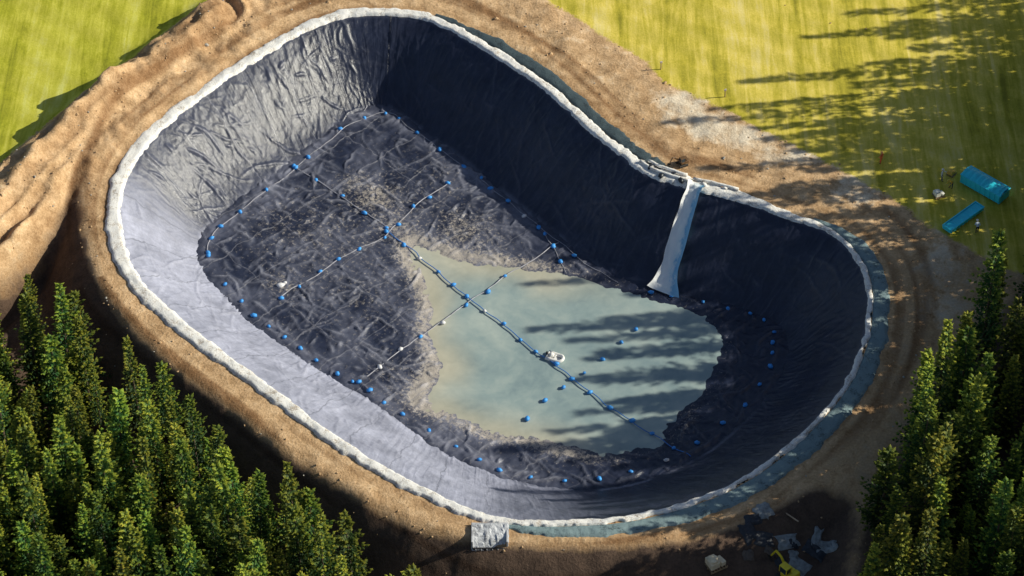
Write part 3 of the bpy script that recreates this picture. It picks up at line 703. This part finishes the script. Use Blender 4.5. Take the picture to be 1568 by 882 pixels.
# ------------------------------------------------------------------ spruce trees
def mat_foliage():
    m,nt,b=M('spruce_needles'); out=nt.nodes['Material Output']
    oi=nt.nodes.new('ShaderNodeObjectInfo'); p=objco(nt); R,Gm,Bm,A=attr(nt,'mask')
    n=noise(nt,p,.7,2,.7)
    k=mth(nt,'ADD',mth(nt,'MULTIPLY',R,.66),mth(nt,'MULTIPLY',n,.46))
    c=ramp(nt,k,[(.25,(.007,.026,.013)),(.55,(.030,.085,.022)),(.80,(.155,.215,.025)),(1,(.46,.46,.05))])  # shaded interior to sunlit yellow tops, painted into the needle colour
    hs=nt.nodes.new('ShaderNodeHueSaturation'); lk(nt,c,hs.inputs['Color'])
    rnd=oi.outputs['Random']
    lk(nt,mth(nt,'ADD',mth(nt,'MULTIPLY',rnd,.065),.458),hs.inputs['Hue'])
    lk(nt,mth(nt,'ADD',mth(nt,'MULTIPLY',mth(nt,'FRACT',mth(nt,'MULTIPLY',rnd,7.3)),1.2),.6),hs.inputs['Value'])
    b.inputs['Roughness'].default_value=.6; b.inputs['Specular IOR Level'].default_value=.25
    lk(nt,hs.outputs[0],b.inputs['Base Color'])
    tr=nt.nodes.new('ShaderNodeBsdfTranslucent'); lk(nt,hs.outputs[0],tr.inputs['Color'])
    mx=nt.nodes.new('ShaderNodeMixShader'); mx.inputs[0].default_value=.25; lk(nt,b.outputs[0],mx.inputs[1]); lk(nt,tr.outputs[0],mx.inputs[2]); lk(nt,mx.outputs[0],out.inputs['Surface'])
    return m
MF=mat_foliage(); MBK=simple('spruce_bark',(.10,.07,.05),.95,.3,4)
def spruce(name,Ht,Rd,seed):
    r=random.Random(seed); V=[];F=[];MI=[];C=[]
    n=7; lean=(r.uniform(-.35,.35),r.uniform(-.35,.35))
    for i in range(6):
        z=Ht*i/5; rr=.22*(1-i/5.2)
        for k in range(n): th=2*math.pi*k/n; V.append((rr*math.cos(th)+lean[0]*(i/5)**2,rr*math.sin(th)+lean[1]*(i/5)**2,z)); C.append(0)
        if i:
            for k in range(n): F.append(((i-1)*n+k,(i-1)*n+(k+1)%n,i*n+(k+1)%n,i*n+k)); MI.append(1)
    z=Ht*.14; sect=[r.uniform(.62,1.25) for _ in range(8)]
    expo=r.uniform(.65,1.0)
    while z<Ht*.985:
        f=z/Ht; rad=Rd*(1-f)**expo*r.uniform(.62,1.2)+.12
        nb=int(5+5*(1-f))+r.randint(0,2); a0=r.uniform(0,6.28)
        for b_ in range(nb):
            az=a0+2*math.pi*b_/nb+r.uniform(-.3,.3); L=rad*r.uniform(.5,1.25)*sect[int(az/(2*math.pi)*8)%8]
            if r.random()<.09: continue
            dx,dy=math.cos(az),math.sin(az); sx_,sy_=-dy,dx
            droop=r.uniform(.10,.6)*(1 if f<.7 else .0)-(.45 if f>.85 else 0)
            steps=max(3,int(L/.45)); z0=z+r.uniform(-.2,.2)
            lx,ly=lean[0]*f*f,lean[1]*f*f
            for s_ in range(1,steps+1):
                q=s_/steps; d=L*q; zz=z0-droop*L*q*(1.15-.35*q*q)+.12*q*q
                px,py=lx+dx*d,ly+dy*d; wlen=(.30+.55*(1-q)*L*.45)*r.uniform(.8,1.25); wlen=min(wlen,.95)
                for sg in (-1,1):
                    fx_,fy_=dx*.55+sx_*sg*.8,dy*.55+sy_*sg*.8
                    tipz=zz-wlen*r.uniform(.05,.5)
                    hw=.16*r.uniform(.7,1.4)
                    o=len(V)
                    V.append((px,py,zz)); V.append((px+fx_*wlen*.5+dx*hw,py+fy_*wlen*.5+dy*hw,(zz+tipz)/2+r.uniform(-.02,.12)))
                    V.append((px+fx_*wlen,py+fy_*wlen,tipz)); V.append((px+fx_*wlen*.5-dx*hw,py+fy_*wlen*.5-dy*hw,(zz+tipz)/2-r.uniform(.0,.16)))
                    F.append((o,o+1,o+2,o+3)); MI.append(0)
                    br=.05+.62*q*r.uniform(.55,1.25)+.40*f  # painted light: brighter toward branch tips and treetop
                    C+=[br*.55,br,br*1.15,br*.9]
                if s_==steps:
                    o=len(V); V.append((px,py,zz+.03)); V.append((px+dx*.2+sx_*.13,py+dy*.2+sy_*.13,zz)); V.append((px+dx*.45,py+dy*.45,zz-.02+.1*f)); V.append((px+dx*.2-sx_*.13,py+dy*.2-sy_*.13,zz)); F.append((o,o+1,o+2,o+3)); MI.append(0); C+=[.8,1,1.1,1]
        z+=Ht*(.034 if f<.6 else .026)*r.uniform(.8,1.3)
    for k in range(3):
        th=k*2.1; o=len(V); lx,ly=lean
        V+= [(lx-.1*math.cos(th),ly-.1*math.sin(th),Ht*.965),(lx+.1*math.cos(th),ly+.1*math.sin(th),Ht*.965),(lx,ly,Ht*1.02)]; F.append((o,o+1,o+2)); MI.append(0); C+=[.8,.8,1]
    me=bpy.data.meshes.new(name); me.from_pydata(V,[],F); me.update()
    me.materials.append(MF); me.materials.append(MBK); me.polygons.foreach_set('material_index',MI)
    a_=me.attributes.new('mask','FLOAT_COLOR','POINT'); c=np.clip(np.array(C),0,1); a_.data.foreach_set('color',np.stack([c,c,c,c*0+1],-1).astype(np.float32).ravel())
    return me
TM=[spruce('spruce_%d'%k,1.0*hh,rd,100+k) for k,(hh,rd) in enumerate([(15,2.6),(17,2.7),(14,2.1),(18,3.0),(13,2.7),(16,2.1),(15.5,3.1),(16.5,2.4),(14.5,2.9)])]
def forest(poly_sd,x0,x1,y0,y1,step,parent,hs,seed):
    r=random.Random(seed); y=y0; row=0
    while y<y1:
        x=x0+(row%2)*step/2
        while x<x1:
            px=x+r.uniform(-.45,.45)*step; py=y+r.uniform(-.45,.45)*step
            d=float(poly_sd(px,py))
            if d<0 and r.random()<.92:
                o=bpy.data.objects.new('spruce_tree',r.choice(TM)); COL.objects.link(o); o.parent=parent
                k=hs(px,py)*r.choice([.5,.68,.8,.9,1,1,1.08,1.18]); kk=min(k,1.12); o.scale=(kk*r.uniform(.82,1.12),kk*r.uniform(.82,1.12),k*r.uniform(.93,1.1)); o.rotation_euler=(r.uniform(-.04,.04),r.uniform(-.04,.04),r.uniform(0,6.28))
                o.location=(px,py,float(H(px,py))-.2)
            x+=step
        y+=step*.87; row+=1
e1=empty('spruce_forest'); forest(sdFL,-82,12,-68,22,3.0,e1,lambda x,y:.93,1)
e2=empty('spruce_forest'); forest(sdFR,35,108,-64,66,3.5,e2,lambda x,y:1.04+.5*float(smooth(60,66,x)),2)

# ------------------------------------------------------------------ light
EL=math.radians(29); AZ=math.radians(84)
d=Vector((math.sin(AZ)*math.cos(EL),math.cos(AZ)*math.cos(EL),math.sin(EL)))
sl=bpy.data.lights.new('sun','SUN'); sl.energy=5; sl.angle=math.radians(.5); sl.color=(1,.95,.79)
so=bpy.data.objects.new('sun',sl); so.rotation_euler=d.to_track_quat('Z','Y').to_euler(); so.location=(80,10,60); COL.objects.link(so)
w=bpy.data.worlds.new('World'); SC.world=w; w.use_nodes=True; nt=w.node_tree
sk=nt.nodes.new('ShaderNodeTexSky'); sk.sky_type='NISHITA'; sk.sun_disc=False; sk.sun_elevation=EL; sk.sun_rotation=AZ
bg=nt.nodes['Background']; bg.inputs[1].default_value=.07; nt.links.new(sk.outputs[0],bg.inputs[0])

# ------------------------------------------------------------------ camera (helicopter)
cd=bpy.data.cameras.new('aerial_camera'); cd.sensor_width=36; cd.lens=18/math.tan(math.radians(10)); cd.clip_end=12000; cd.clip_start=1
co=bpy.data.objects.new('aerial_camera',cd); co.location=(0,-340*math.sqrt(.5),340*math.sqrt(.5)); co.rotation_euler=(math.radians(45),0,0); COL.objects.link(co)
SC.camera=co
SC.view_settings.view_transform='Standard'; SC.view_settings.look='None'; SC.view_settings.exposure=0
